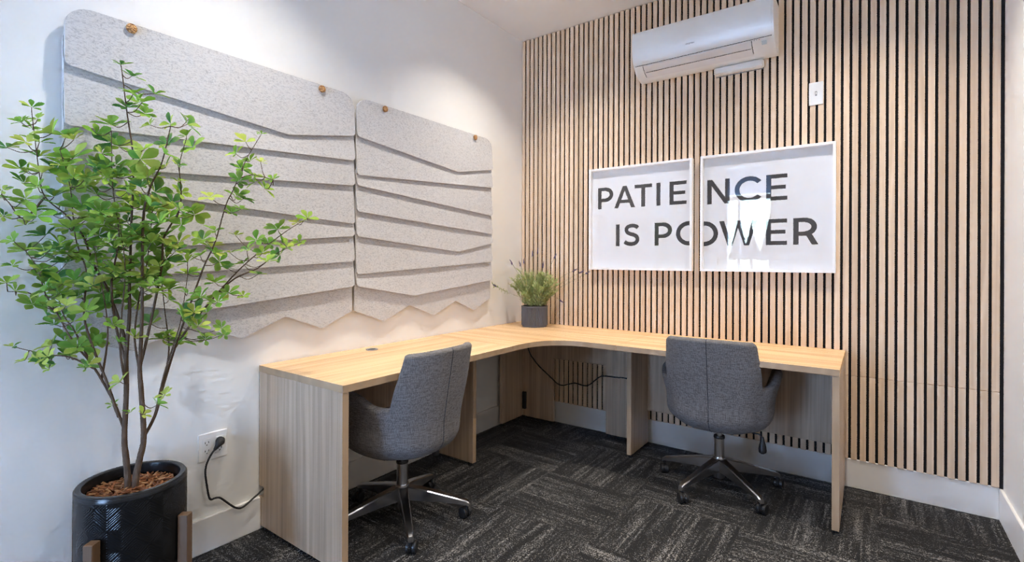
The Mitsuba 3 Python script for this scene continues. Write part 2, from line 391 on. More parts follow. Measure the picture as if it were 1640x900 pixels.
gm = part(d1, 'cable_grommet', lathe([(0, DT), (.031, DT), (.031, DT + .0035), (.028, DT + .0045), (.024, DT + .0025), (0, DT + .002)], 32, (.09, -1.51, 0)), M_GREY, 40, label='grey round cable grommet')
part(gm, 'slot', bx(.078, .102, -1.528, -1.493, DT + .002, DT + .0032), M_BLACK)
for x, y in ((.04, -2.045), (.57, -2.045), (.05, -.971), (.31, -.971)): glide(d1, x, y)

d2 = thing('corner_desk', 'light oak laminate corner desk with a curved inner edge joining the two desks', 'desk')
cv = spline([(.616, -.972), (.616, -.90), (.626, -.81), (.652, -.731), (.695, -.675), (.745, -.637), (.805, -.612), (.863, -.603), (.93, -.603)], 6)
cp = Polygon([(.003, -.972)] + [tuple(q) for q in cv] + [(1.064, -.603), (1.064, -.001), (.003, -.001)])
part(d2, 'tabletop', prism(cp, DT - TOPT, DT, 'z'), M_TOPX)
band = LineString([tuple(q) for q in cv] + [(1.0635, -.603)]).buffer(.0012, cap_style=2)
part(d2, 'edge_band', prism(band, DT - TOPT + .001, DT - .001, 'z'), M_EDGE)
part(d2, 'side_panel', bx(.036, .060, -.321, -.060, .02, DT - TOPT, .001), M_PANEL)
part(d2, 'side_rail', bx(.036, .056, -.955, -.321, .585, DT - TOPT), M_PANEL)
part(d2, 'back_panel', bx(.0601, .330, -.060, -.036, .02, DT - TOPT, .001), M_PANEL)
part(d2, 'back_panel', bx(.750, 1.013, -.060, -.036, .02, DT - TOPT, .001), M_PANEL)
part(d2, 'back_rail', bx(.330, .750, -.0595, -.040, .486, DT - TOPT), M_PANEL)
for x, y in ((.048, -.30), (.075, -.048), (.31, -.048), (.77, -.048), (.97, -.048)): glide(d2, x, y)

d3 = thing('desk', 'light oak laminate desk along the slat wall with the second chair', 'desk')
part(d3, 'tabletop', bx(1.0655, 2.112, -.603, -.001, DT - TOPT, DT, .0012), M_TOPX)
part(d3, 'edge_band', bx(1.0665, 2.111, -.6042, -.6025, DT - TOPT + .001, DT - .001), M_EDGE)
part(d3, 'end_panel', bx(2.083, 2.1115, -.598, -.004, .02, DT - TOPT, .001), M_PANEL)
part(d3, 'edge_band', bx(2.084, 2.1105, -.5995, -.5975, .021, DT - TOPT - .001), M_EDGE)
part(d3, 'support_panel', bx(1.014, 1.042, -.326, -.036, .02, DT - TOPT, .001), M_PANEL)
part(d3, 'edge_band', bx(1.015, 1.041, -.3275, -.3255, .021, DT - TOPT - .001), M_EDGE)
part(d3, 'modesty_panel', bx(1.042, 2.083, -.058, -.040, .232, DT - TOPT), M_PANEL)
for x, y in ((1.028, -.30), (1.028, -.07), (2.097, -.56), (2.097, -.05)): glide(d3, x, y)

# ---------------------------------------------------------------- chairs
def chair_shell():
    n, bz, z0 = 2.5, .105, .325
    A, B = .272, .255
    phis = np.unique(np.round(np.concatenate([np.linspace(-180, 180, 121), np.linspace(44, 68, 40), -np.linspace(44, 68, 40), np.linspace(112, 136, 26), -np.linspace(112, 136, 26)]), 3))[:-1]
    def sm(a, b, x): t = np.clip((x - a) / (b - a), 0, 1); return t * t * (3 - 2 * t)
    ap = np.abs(phis)
    back = .822 + .004 * np.cos(np.radians(ap * 3)) - .010 * np.clip((ap - 41) / 7.5, 0, 1) ** 4
    h = back + (.592 - back) * (np.clip((ap - 48.5) / 10, 0, 1) ** .85)
    h = np.where(ap > 62, .592 + .058 * sm(62, 98, ap), h)
    h = h + (.44 - h) * sm(110, 132, ap)
    def plan(z, inset):
        ph = np.radians(phis)
        a, b = A - inset, B - inset
        sx = np.sign(np.sin(ph)) * np.abs(np.sin(ph)) ** (2 / n); cy = -np.sign(np.cos(ph)) * np.abs(np.cos(ph)) ** (2 / n)
        up = np.clip((z - .50) / .32, 0, 1.2)
        back_w = np.clip(-cy, 0, 1)
        fl0 = .86 + .09 * sm(52, 74, ap); fl = fl0 + (1 - fl0) * np.clip((z - .40) / .26, 0, 1) + 0.09 * np.clip((z - .5) / .12, 0, 1) * np.clip((ap - 58) / 14, 0, 1)
        x = a * sx * fl * (1 - .0 * up); y = b * cy - .055 * up * np.clip(back_w * 1.3, 0, 1)
        return x, y
    rows = []
    for t in np.linspace(0, 1, 9)[1:]:                       # bowl
        g = math.sin(t * PI / 2) ** .6; z = z0 + bz * (1 - math.cos(t * PI / 2))
        zz = np.minimum(z + 0 * h, h - .02)
        x, y = plan(zz, 0); rows.append(np.stack([x * g, y * g, zz], 1))
    zb = z0 + bz
    for t in np.linspace(0, 1, 15)[1:]:
        z = np.minimum(zb, h - .02) + (h - .02 - np.minimum(zb, h - .02)) * t
        x, y = plan(z, 0); rows.append(np.stack([x, y, z], 1))
    th = .042
    for t in np.linspace(0, PI, 9)[1:]:                      # rim
        z = h - .02 + .02 * math.sin(t); x, y = plan(z, th / 2 * (1 - math.cos(t))); rows.append(np.stack([x, y, z], 1))
    for t in np.linspace(0, 1, 9)[1:]:
        zi = np.minimum(.41, h - .02); z = h - .02 + (zi - (h - .02)) * t
        x, y = plan(z, th); rows.append(np.stack([x, y, z], 1))
    P = np.array(rows); m = P.shape[1]
    V = np.vstack([P.reshape(-1, 3), [[0, 0, z0]], [[0, 0, .405]]]); F = []
    for i in range(len(rows) - 1):
        for k in range(m):
            a, b = i * m + k, i * m + (k + 1) % m
            F += [(a, b, b + m), (a, b + m, a + m)]
    for k in range(m):
        F += [(len(V) - 2, (k + 1) % m, k), (len(V) - 1, (len(rows) - 1) * m + k, (len(rows) - 1) * m + (k + 1) % m)]
    mesh = trimesh.Trimesh(V, np.array(F), process=False)
    if mesh.volume < 0: mesh.invert()
    ib = int(np.argmin(np.abs(phis)))
    seam = P[2:8 + 14 + 3, ib] + np.array([0, -.0005, 0])
    return mesh, seam
SHELL, SEAM_LINE = chair_shell()
def cushion():
    s = Polygon([(.222 * np.sign(math.cos(a)) * abs(math.cos(a)) ** .6, .03 + .20 * np.sign(math.sin(a)) * abs(math.sin(a)) ** .6) for a in np.linspace(0, 2 * PI, 60, endpoint=False)])
    rows = []
    for ins, z in ((.03, .40), (.006, .415), (0, .435), (.006, .452), (.025, .463), (.08, .468)):
        q = np.array([(x * (1 - ins / .22), .03 + (y - .03) * (1 - ins / .2), z) for x, y in s.exterior.coords[:-1]]); rows.append(q)
    P = np.array(rows); m = P.shape[1]; V = np.vstack([P.reshape(-1, 3), [[0, .03, .40]], [[0, .03, .469]]]); F = []
    for i in range(len(rows) - 1):
        for k in range(m):
            a, b = i * m + k, i * m + (k + 1) % m; F += [(a, b, b + m), (a, b + m, a + m)]
    for k in range(m): F += [(len(V) - 2, (k + 1) % m, k), (len(V) - 1, (len(rows) - 1) * m + k, (len(rows) - 1) * m + (k + 1) % m)]
    mesh = trimesh.Trimesh(V, np.array(F), process=False)
    if mesh.volume < 0: mesh.invert()
    return mesh
def leg_mesh():
    secs = []
    for r, zt, zb, w in ((.020, .158, .095, .046), (.12, .137, .088, .040), (.24, .104, .076, .032), (.296, .089, .068, .029), (.312, .078, .060, .024), (.314, .064, .056, .020)):
        c = .005
        secs.append([(r, -w / 2, zb), (r, w / 2, zb), (r, w / 2, zt - c), (r, w / 2 - c, zt), (r, -w / 2 + c, zt), (r, -w / 2, zt - c)])
    P = np.array(secs); m = 6; V = P.reshape(-1, 3); F = []
    for i in range(len(secs) - 1):
        for k in range(m):
            a, b = i * m + k, i * m + (k + 1) % m; F += [(a, b, b + m), (a, b + m, a + m)]
    for k in range(1, m - 1): F += [(0, k + 1, k), ((len(secs) - 1) * m, (len(secs) - 1) * m + k, (len(secs) - 1) * m + k + 1)]
    mesh = trimesh.Trimesh(V, np.array(F), process=False)
    if mesh.volume < 0: mesh.invert()
    return mesh
def caster_mesh(turn):
    w = []
    for s in (-1, 1):
        c = lathe([(0, 0), (.019, 0), (.0245, .003), (.0255, .007), (.0255, .015), (.023, .018), (0, .018)], 28)
        c.apply_transform(trimesh.transformations.rotation_matrix(PI / 2, (0, 1, 0))); c.apply_translation((.004 if s > 0 else -.022, 0, 0)); w.append(c)
    hood = lathe([(0, 0), (.0215, 0), (.0215, .008), (0, .008)], 20); hood.apply_transform(trimesh.transformations.rotation_matrix(PI / 2, (0, 1, 0))); hood.apply_translation((-.004, 0, 0)); w.append(hood)
    m = cat(w); m.apply_translation((0, .016, .0256))
    stem = cyl(.0065, .03, .062, (0, 0), 12); m = cat(m, stem)
    m.apply_transform(trimesh.transformations.rotation_matrix(turn, (0, 0, 1))); m.apply_translation((.303, 0, 0)); return m
LEG = mikit.ply(leg_mesh(), M_CHROME, smooth=20)
SHELL_D = mikit.ply(SHELL, M_LINEN, smooth=50); CUSH_D = mikit.ply(cushion(), M_LINEN, smooth=60)
SEAM_D = mikit.ply(tube(SEAM_LINE, .0016, 6), M_SEAM, smooth=True)
HUB_D = mikit.ply(lathe([(0, .052), (.027, .052), (.029, .06), (.031, .10), (.034, .15), (.031, .165), (0, .165)], 36), M_CHROME, smooth=30)
COL_D = mikit.ply(lathe([(0, .16), (.0255, .16), (.0265, .168), (.0255, .175), (.0255, .262), (.021, .262), (0, .262)], 36), M_CHROME, smooth=30)
COLLAR_D = mikit.ply(lathe([(0, .262), (.028, .262), (.0285, .268), (.027, .275), (0, .275)], 36), M_BLACK, smooth=30)
PIST_D = mikit.ply(lathe([(0, .274), (.0135, .274), (.0135, .33), (0, .33)], 24), M_STEEL, smooth=30)
PLATE_D = mikit.ply(bx(-.085, .085, -.09, .09, .316, .334, .006), M_BLACK)
LEVER_D = mikit.ply(tube([(.08, -.01, .322), (.14, -.012, .325), (.195, -.015, .322), (.208, -.016, .310)], .004, 8), M_BLACK, smooth=True)
_k = lathe([(0, -.085), (.008, -.0845), (.0175, -.077), (.0195, -.064), (.0165, -.044), (.010, -.018), (.006, 0), (0, .002)], 28); _k.apply_translation((.210, -.016, .312))
KNOB_D = mikit.ply(_k, M_BLACK, smooth=40)
def chair(x, y, face, base_angles, label, lever=True):
    t = thing('office_chair', label, 'chair', 'grey linen swivel chairs')
    M = T().translate([x, y, 0]).rotate([0, 0, 1], face)
    sh = part_dict(t, 'shell', SHELL_D, M); part_dict(sh, 'back_seam', SEAM_D, M)
    part_dict(t, 'seat_cushion', CUSH_D, M); part_dict(t, 'mounting_plate', PLATE_D, M)
    B = T().translate([x, y, 0])
    c = part_dict(t, 'column', COL_D, B); part_dict(c, 'collar', COLLAR_D, B); part_dict(c, 'piston', PIST_D, B)
    part_dict(t, 'hub', HUB_D, B)
    if lever:
        lv = part_dict(t, 'height_lever', LEVER_D, M); part_dict(lv, 'knob', KNOB_D, M)
    for i, a in enumerate(base_angles):
        R = B.rotate([0, 0, 1], a)
        lg = part_dict(t, 'leg', LEG, R)
        k = key_for(lg + '__caster'); scene[k] = mikit.ply(caster_mesh(rng.uniform(-1.2, 1.2)), M_BLACK, smooth=30, to_world=R)
chair(.453, -1.622, 92., [36.5 + 72 * i for i in range(5)], 'grey linen swivel chair at the desk along the left wall')
chair(1.567, -.40, 1.5, [-112 + 72 * i for i in range(5)], 'grey linen swivel chair tucked under the desk along the slat wall')

BRANCHES = [('A',[(0.226,-2.609,0.463),(0.228,-2.616,0.549),(0.23,-2.621,0.616),(0.233,-2.617,0.772),(0.235,-2.619,0.863),(0.237,-2.617,0.918),(0.239,-2.611,1.027),(0.241,-2.612,1.115),(0.243,-2.608,1.329),(0.246,-2.604,1.521),(0.248,-2.623,1.681),(0.25,-2.639,1.826)],0.0088),
 ('B',[(0.235,-2.593,0.468),(0.244,-2.582,0.541),(0.254,-2.575,0.608),(0.264,-2.585,0.753),(0.273,-2.593,0.839),(0.282,-2.593,0.92),(0.292,-2.593,1.047),(0.301,-2.594,1.327),(0.311,-2.578,1.436),(0.321,-2.55,1.517),(0.33,-2.527,1.644)],0.0092),
 ('C',[(0.236,-2.569,0.603),(0.253,-2.542,0.675),(0.269,-2.526,0.767),(0.286,-2.503,0.876),(0.303,-2.489,0.944),(0.32,-2.451,1.084),(0.336,-2.425,1.181),(0.353,-2.398,1.262),(0.37,-2.37,1.393),(0.387,-2.351,1.453),(0.403,-2.318,1.556),(0.42,-2.271,1.658)],0.0068),
 ('D',[(0.255,-2.484,0.896),(0.286,-2.445,0.977),(0.317,-2.381,1.071),(0.347,-2.321,1.156),(0.378,-2.259,1.227),(0.409,-2.168,1.311),(0.44,-2.099,1.363)],0.0052),
 ('E',[(0.31,-2.378,1.071),(0.333,-2.322,1.132),(0.355,-2.247,1.171),(0.378,-2.185,1.228),(0.4,-2.101,1.271)],0.004),
 ('F',[(0.225,-2.613,0.917),(0.218,-2.64,1.026),(0.211,-2.667,1.116),(0.204,-2.694,1.179),(0.198,-2.722,1.276),(0.191,-2.758,1.335),(0.184,-2.808,1.39),(0.177,-2.82,1.463),(0.17,-2.836,1.645)],0.0065),
 ('G',[(0.226,-2.619,0.636),(0.218,-2.643,0.726),(0.21,-2.676,0.813),(0.201,-2.703,0.872),(0.193,-2.747,0.951),(0.185,-2.781,1.037),(0.176,-2.805,1.096),(0.168,-2.821,1.172),(0.16,-2.846,1.225)],0.0058),
 ('H',[(0.226,-2.635,0.685),(0.222,-2.667,0.809),(0.219,-2.698,0.913),(0.215,-2.722,1.024),(0.211,-2.716,1.16),(0.207,-2.742,1.269),(0.204,-2.754,1.424),(0.2,-2.778,1.536)],0.006),
 ('I',[(0.226,-2.7,0.855),(0.191,-2.749,0.894),(0.155,-2.795,0.905),(0.12,-2.86,0.933)],0.0035),
 ('J',[(0.18,-2.807,1.39),(0.163,-2.851,1.322),(0.147,-2.88,1.367),(0.13,-2.893,1.39)],0.0035),
 ('K',[(0.17,-2.778,1.036),(0.145,-2.833,1.096),(0.12,-2.878,1.103)],0.003),
 ('L',[(0.228,-2.617,0.862),(0.242,-2.649,0.99),(0.257,-2.664,1.132),(0.271,-2.649,1.271),(0.286,-2.67,1.427),(0.3,-2.678,1.6)],0.006),
 ('M',[(0.235,-2.582,0.832),(0.253,-2.558,0.981),(0.271,-2.532,1.17),(0.289,-2.531,1.274),(0.306,-2.495,1.362),(0.324,-2.493,1.429),(0.342,-2.505,1.516),(0.36,-2.492,1.606)],0.006),
 ('N',[(0.253,-2.542,0.675),(0.28,-2.526,0.811),(0.306,-2.503,0.927),(0.333,-2.495,1.002),(0.36,-2.486,1.15)],0.0042),
 ('O',[(0.27,-2.527,0.767),(0.247,-2.5,0.888),(0.223,-2.504,1.017),(0.2,-2.513,1.191)],0.004),
 ('P',[(0.233,-2.617,0.772),(0.257,-2.641,0.91),(0.282,-2.644,1.032),(0.306,-2.643,1.172),(0.33,-2.666,1.327)],0.0045),
 ('Q',[(0.2,-2.674,0.811),(0.225,-2.668,0.91),(0.25,-2.672,0.993),(0.275,-2.69,1.094),(0.3,-2.72,1.239)],0.004),
 ('R',[(0.18,-2.698,0.869),(0.167,-2.732,0.968),(0.153,-2.76,1.033),(0.14,-2.779,1.152)],0.0036),
 ('T',[(0.395,-2.338,1.49),(0.417,-2.296,1.507),(0.44,-2.237,1.495)],0.0022),
 ('S',[(0.27,-2.593,0.838),(0.253,-2.601,0.944),(0.235,-2.584,1.066),(0.218,-2.556,1.191),(0.2,-2.533,1.386)],0.0045),]
TREE_LEAVES=[(0.211,-2.629,1.842,0.028),(0.185,-2.591,1.822,0.036),(0.291,-2.619,1.734,0.041),(0.19,-2.527,1.779,0.037),(0.261,-2.627,1.693,0.034),(0.236,-2.59,1.722,0.042),(0.178,-2.55,1.706,0.029),(0.277,-2.568,1.647,0.028),(0.142,-2.635,1.654,0.047),(0.282,-2.51,1.662,0.038),(0.223,-2.431,1.709,0.02),(0.225,-2.44,1.644,0.035),(0.277,-2.517,1.595,0.038),(0.358,-2.554,1.543,0.036),(0.158,-2.644,1.591,0.042),(0.188,-2.627,1.576,0.047),(0.293,-2.6,1.526,0.05),(0.324,-2.707,1.522,0.03),(0.307,-2.533,1.509,0.037),(0.258,-2.55,1.48,0.028),(0.403,-2.531,1.505,0.023),(0.166,-2.577,1.491,0.048),(0.32,-2.669,1.463,0.039),(0.12,-2.827,1.668,0.03),(0.105,-2.848,1.619,0.032),(0.105,-2.822,1.604,0.03),(0.13,-2.815,1.634,0.022),(0.226,-2.857,1.54,0.028),(0.105,-2.879,1.537,0.034),(0.189,-2.822,1.552,0.038),(0.213,-2.798,1.581,0.042),(0.17,-2.757,1.587,0.044),(0.214,-2.748,1.571,0.033),(0.112,-2.726,1.53,0.055),(0.105,-2.807,1.523,0.039),(0.105,-2.849,1.477,0.043),(0.212,-2.82,1.458,0.042),(0.142,-2.847,1.43,0.034),(0.155,-2.761,1.496,0.048),(0.217,-2.76,1.456,0.043),(0.207,-2.712,1.454,0.031),(0.187,-2.676,1.499,0.036),(0.429,-2.331,1.617,0.035),(0.424,-2.273,1.657,0.02),(0.304,-2.306,1.595,0.031),(0.387,-2.295,1.56,0.036),(0.369,-2.313,1.532,0.03),(0.455,-2.311,1.475,0.03),(0.409,-2.342,1.479,0.035),(0.114,-2.839,1.386,0.039),(0.27,-2.842,1.324,0.048),(0.105,-2.85,1.37,0.03),(0.168,-2.784,1.394,0.035),(0.192,-2.898,1.324,0.018),(0.105,-2.836,1.306,0.026),(0.175,-2.805,1.273,0.047),(0.105,-2.836,1.225,0.047),(0.225,-2.785,1.193,0.055),(0.255,-2.768,1.233,0.034),(0.227,-2.731,1.368,0.052),(0.288,-2.751,1.33,0.038),(0.188,-2.679,1.278,0.054),(0.259,-2.723,1.193,0.052),(0.194,-2.816,1.168,0.03),(0.194,-2.809,1.121,0.03),(0.132,-2.882,1.129,0.029),(0.22,-2.878,1.107,0.024),(0.271,-2.824,1.106,0.041),(0.16,-2.83,1.062,0.038),(0.212,-2.812,1.058,0.034),(0.105,-2.77,0.993,0.045),(0.246,-2.755,1.01,0.034),(0.247,-2.724,1.04,0.043),(0.325,-2.728,1.122,0.042),(0.311,-2.667,1.147,0.048),(0.193,-2.65,1.109,0.037),(0.204,-2.682,1.167,0.041),(0.299,-2.608,1.125,0.054),(0.18,-2.52,1.156,0.059),(0.273,-2.55,1.114,0.047),(0.194,-2.575,1.055,0.038),(0.196,-2.537,0.977,0.044),(0.155,-2.611,1.223,0.047),(0.31,-2.64,1.249,0.04),(0.197,-2.544,1.29,0.058),(0.219,-2.559,1.268,0.048),(0.266,-2.523,1.274,0.038),(0.363,-2.569,1.318,0.045),(0.194,-2.519,1.368,0.054),(0.27,-2.551,1.426,0.052),(0.315,-2.491,1.429,0.029),(0.384,-2.52,1.364,0.027),(0.327,-2.629,1.466,0.049),(0.33,-2.646,1.411,0.048),(0.21,-2.604,1.396,0.047),(0.224,-2.65,1.431,0.041),(0.196,-2.686,1.408,0.041),(0.296,-2.737,1.448,0.034),(0.3,-2.768,1.443,0.042),(0.23,-2.465,1.262,0.045),(0.233,-2.473,1.233,0.044),(0.235,-2.506,1.202,0.053),(0.229,-2.523,1.187,0.048),(0.31,-2.462,1.218,0.034),(0.345,-2.434,1.27,0.039),(0.288,-2.37,1.305,0.036),(0.23,-2.36,1.249,0.042),(0.325,-2.371,1.194,0.04),(0.284,-2.457,1.15,0.044),(0.352,-2.397,1.12,0.034),(0.407,-2.504,1.09,0.037),(0.364,-2.449,1.07,0.038),(0.354,-2.353,1.08,0.035),(0.389,-2.318,1.071,0.023),(0.377,-2.399,1.053,0.039),(0.236,-2.374,1.005,0.036),(0.391,-2.511,1.004,0.05),(0.381,-2.462,0.977,0.033),(0.406,-2.453,0.943,0.033),(0.407,-2.398,0.966,0.029),(0.324,-2.354,0.93,0.025),(0.268,-2.523,0.93,0.038),(0.218,-2.467,0.912,0.05),(0.382,-2.357,1.367,0.025),(0.267,-2.284,1.44,0.048),(0.274,-2.264,1.433,0.043),(0.314,-2.244,1.515,0.037),(0.314,-2.203,1.477,0.038),(0.348,-2.236,1.57,0.026),(0.269,-2.269,1.547,0.037),(0.288,-2.155,1.52,0.028),(0.284,-2.296,1.292,0.026),(0.269,-2.309,1.227,0.021),(0.349,-2.251,1.276,0.037),(0.265,-2.259,1.187,0.038),(0.458,-2.3,1.15,0.03),(0.422,-2.209,1.316,0.042),(0.328,-2.14,1.271,0.039),(0.348,-2.158,1.221,0.038),(0.386,-2.1,1.271,0.028),(0.398,-2.073,1.367,0.039),(0.337,-2.082,1.351,0.034),(0.457,-2.284,1.226,0.035),(0.491,-2.286,1.195,0.035),(0.399,-2.162,1.252,0.032),(0.144,-2.869,0.939,0.021),(0.137,-2.674,0.93,0.046),(0.112,-2.746,0.937,0.041),(0.151,-2.784,0.932,0.035),(0.156,-2.728,0.967,0.036),(0.249,-2.813,0.911,0.033),(0.105,-2.797,0.884,0.031),(0.105,-2.743,0.891,0.032),(0.312,-2.736,0.884,0.029),(0.214,-2.737,0.926,0.039),(0.147,-2.683,0.912,0.041),(0.256,-2.64,0.805,0.032),(0.141,-2.628,0.709,0.024),(0.296,-2.528,0.746,0.028),(0.384,-2.579,0.74,0.027),(0.345,-2.607,0.708,0.027),(0.298,-2.626,0.712,0.018),(0.238,-2.516,0.924,0.034),(0.274,-2.484,0.906,0.034),(0.258,-2.389,0.91,0.025),(0.302,-2.66,0.941,0.026),(0.165,-2.848,0.897,0.021),(0.231,-2.826,0.902,0.033),(0.145,-2.79,0.86,0.017),(0.142,-2.739,0.891,0.027),(0.281,-2.733,0.868,0.021),(0.33,-2.713,1.343,0.042),(0.309,-2.692,1.317,0.039),(0.308,-2.668,1.347,0.044),(0.29,-2.717,1.239,0.039),(0.311,-2.62,1.202,0.045),(0.18,-2.648,1.067,0.042),(0.256,-2.628,1.171,0.041),(0.263,-2.508,1.342,0.043),(0.171,-2.551,1.386,0.044),(0.156,-2.591,1.351,0.048),(0.182,-2.673,1.089,0.041),(0.155,-2.73,1.131,0.045),(0.231,-2.784,1.097,0.034),(0.292,-2.782,1.062,0.033),(0.197,-2.732,1.083,0.04),(0.332,-2.682,1.0,0.03),(0.369,-2.622,1.426,0.039),(0.33,-2.698,1.448,0.034),(0.162,-2.77,1.249,0.039),(0.108,-2.817,1.171,0.035),(0.127,-2.777,1.338,0.04),(0.105,-2.865,1.181,0.025),(0.161,-2.685,1.436,0.041),(0.217,-2.781,1.362,0.038),(0.316,-2.701,1.306,0.043),(0.35,-2.581,1.092,0.04),(0.263,-2.588,1.191,0.046),(0.255,-2.708,1.152,0.044),(0.233,-2.833,1.411,0.033),(0.21,-2.479,1.401,0.04),(0.339,-2.498,1.318,0.033),(0.362,-2.595,1.37,0.044),(0.347,-2.554,1.121,0.041),(0.29,-2.679,1.338,0.044),(0.245,-2.634,1.283,0.045),(0.138,-2.727,1.432,0.045),(0.322,-2.623,1.291,0.049),(0.259,-2.505,1.062,0.039),(0.257,-2.782,1.126,0.038),(0.281,-2.815,1.228,0.041),(0.245,-2.583,1.379,0.047),(0.231,-2.621,1.089,0.041),(0.325,-2.704,1.476,0.038),(0.35,-2.512,1.462,0.028),(0.213,-2.527,1.245,0.048),(0.139,-2.695,1.334,0.046),(0.105,-2.831,1.471,0.03),(0.284,-2.774,1.294,0.042),(0.376,-2.493,1.192,0.033),(0.113,-2.768,1.489,0.04),(0.312,-2.67,1.493,0.039),(0.374,-2.607,1.457,0.04),(0.303,-2.593,1.557,0.036),(0.133,-2.829,1.353,0.039),(0.157,-2.873,1.256,0.025),(0.105,-2.794,1.141,0.04),(0.109,-2.704,1.088,0.042),(0.422,-2.474,1.213,0.032),(0.37,-2.403,1.225,0.029),(0.356,-2.355,1.17,0.03),(0.459,-2.34,1.236,0.029),(0.375,-2.218,1.263,0.037),(0.44,-2.353,1.377,0.034),(0.386,-2.477,1.025,0.033),(0.272,-2.381,1.055,0.036),(0.174,-2.679,1.028,0.036),(0.15,-2.759,1.023,0.035),(0.124,-2.791,1.024,0.031),(0.279,-2.609,0.948,0.032),(0.196,-2.627,1.081,0.037),(0.261,-2.556,1.365,0.042),(0.171,-2.616,1.267,0.038),(0.328,-2.678,1.165,0.039),(0.146,-2.8,1.218,0.035),(0.178,-2.781,1.096,0.03),(0.214,-2.767,1.486,0.039),(0.323,-2.686,1.253,0.03),(0.275,-2.518,0.941,0.033),(0.328,-2.681,1.236,0.034),(0.188,-2.782,1.229,0.034),(0.232,-2.697,1.596,0.035),(0.242,-2.668,1.467,0.031),(0.153,-2.592,1.328,0.034),(0.203,-2.714,1.268,0.04),(0.131,-2.745,1.189,0.036),(0.105,-2.772,1.137,0.04),(0.278,-2.733,1.115,0.038),(0.178,-2.621,1.135,0.033),(0.306,-2.469,1.667,0.043),(0.272,-2.709,1.481,0.035),(0.33,-2.454,1.355,0.043),(0.248,-2.531,1.136,0.043),(0.27,-2.594,1.45,0.037),(0.283,-2.58,1.15,0.041),(0.318,-2.63,1.277,0.031),(0.143,-2.672,1.228,0.037),(0.223,-2.732,1.203,0.031),(0.237,-2.509,1.217,0.034),(0.162,-2.721,1.133,0.04),(0.374,-2.478,1.577,0.042),(0.245,-2.649,1.232,0.032),(0.298,-2.545,1.177,0.033),(0.388,-2.429,1.414,0.038),(0.314,-2.711,1.321,0.03),(0.263,-2.564,1.294,0.037),(0.34,-2.464,1.367,0.038),(0.194,-2.771,1.066,0.035),(0.217,-2.722,1.426,0.04),(0.36,-2.461,1.02,0.043),(0.226,-2.664,1.06,0.041),(0.252,-2.647,1.145,0.036),(0.195,-2.755,1.294,0.03),(0.361,-2.617,1.694,0.035),(0.334,-2.538,1.247,0.042),(0.356,-2.59,1.116,0.036),(0.284,-2.794,1.223,0.033),(0.171,-2.692,1.351,0.036),(0.268,-2.622,1.266,0.041),(0.37,-2.594,1.253,0.04),(0.269,-2.775,1.216,0.033),(0.176,-2.603,1.185,0.038),(0.179,-2.587,1.38,0.038),(0.282,-2.512,1.098,0.043),(0.146,-2.645,1.352,0.042),(0.105,-2.885,1.382,0.023),(0.105,-2.888,1.406,0.021)]
STANDROT = 0.0
# ---------------------------------------------------------------- framed prints with lettering
S, CH = .0262, .149
def ring(rx, ry, s=S): 
    c = Point(0, 0).buffer(1, 48)
    return affinity.scale(c, rx, ry).difference(affinity.scale(c, rx - s, ry - s))
def stroke(pts, s=S, cap=2): return LineString(pts).buffer(s / 2, cap_style=cap, join_style=2, mitre_limit=3)
def glyph(c):
    h, s = CH, S
    rect = lambda x0, y0, x1, y1: sbox(x0, y0, x1, y1)
    if c == 'I': return rect(0, 0, s, h)
    if c == 'E': return unary_union([rect(0, 0, s, h), rect(0, 0, .108, s * .86), rect(0, h - s * .86, .108, h), rect(0, h / 2 - s * .40, .100, h / 2 + s * .43)])
    if c == 'T': return unary_union([rect(.060 - s / 2, 0, .060 + s / 2, h), rect(0, h - s * .88, .120, h)])
    if c == 'N': return unary_union([rect(0, 0, s, h), rect(.130 - s, 0, .130, h), Polygon([(0, h), (s * 1.12, h), (.130, 0), (.130 - s * 1.12, 0)])])
    if c == 'A':
        w = .150
        a = unary_union([Polygon([(0, 0), (s * 1.08, 0), (w / 2 + s * .5, h), (w / 2 - s * .52, h)]), Polygon([(w, 0), (w - s * 1.08, 0), (w / 2 - s * .5, h), (w / 2 + s * .52, h)])])
        return a.union(Polygon([(.036, .033), (w - .036, .033), (w - .044, .033 + s * .85), (.044, .033 + s * .85)]))
    if c in 'PR':
        bh = .050; cy = h - bh
        bowl = affinity.translate(ring(bh + .006, bh), .058, cy).intersection(rect(.058, 0, .2, h))
        p = unary_union([rect(0, 0, s, h), bowl, rect(0, h - s * .88, .06, h), rect(0, h - 2 * bh, .06, h - 2 * bh + s * .88)])
        if c == 'R': p = p.union(Polygon([(.058, .060), (.086, .066), (.121, 0), (.090, 0)]))
        return p
    if c in 'OC':
        o = affinity.translate(ring(.081, CH / 2 + .002), .081, CH / 2)
        if c == 'C': o = o.difference(Polygon([(.081, CH / 2), (.30, CH / 2 + .165), (.30, CH / 2 - .165)]))
        return o
    if c == 'W':
        q = unary_union([Polygon([(x0, y0), (x0 + s * 1.02, y0), (x1 + s * 1.02, y1), (x1, y1)]) for x0, y0, x1, y1 in ((0, h, .048, 0), (.092, h, .048, 0), (.092, h, .140, 0), (.184, h, .140, 0))])
        return q
    if c == 'S':
        p = [(.104, .121), (.092, .131), (.075, .1362), (.055, .1365), (.036, .131), (.024, .119), (.0235, .104), (.032, .091), (.050, .082), (.072, .0755), (.092, .066), (.1005, .052), (.099, .034), (.088, .021), (.068, .0135), (.047, .0135), (.026, .019), (.010, .029)]
        return LineString([tuple(q) for q in spline(p, 5)]).buffer(S / 2 * .97, cap_style=2, join_style=1)
LINE1 = [('P', .661), ('A', .784), ('T', .930), ('I', 1.080), ('E', 1.166), ('N', 1.400), ('C', 1.558), ('E', 1.728)]
LINE2 = [('I', .797), ('S', .850), ('P', 1.069)]
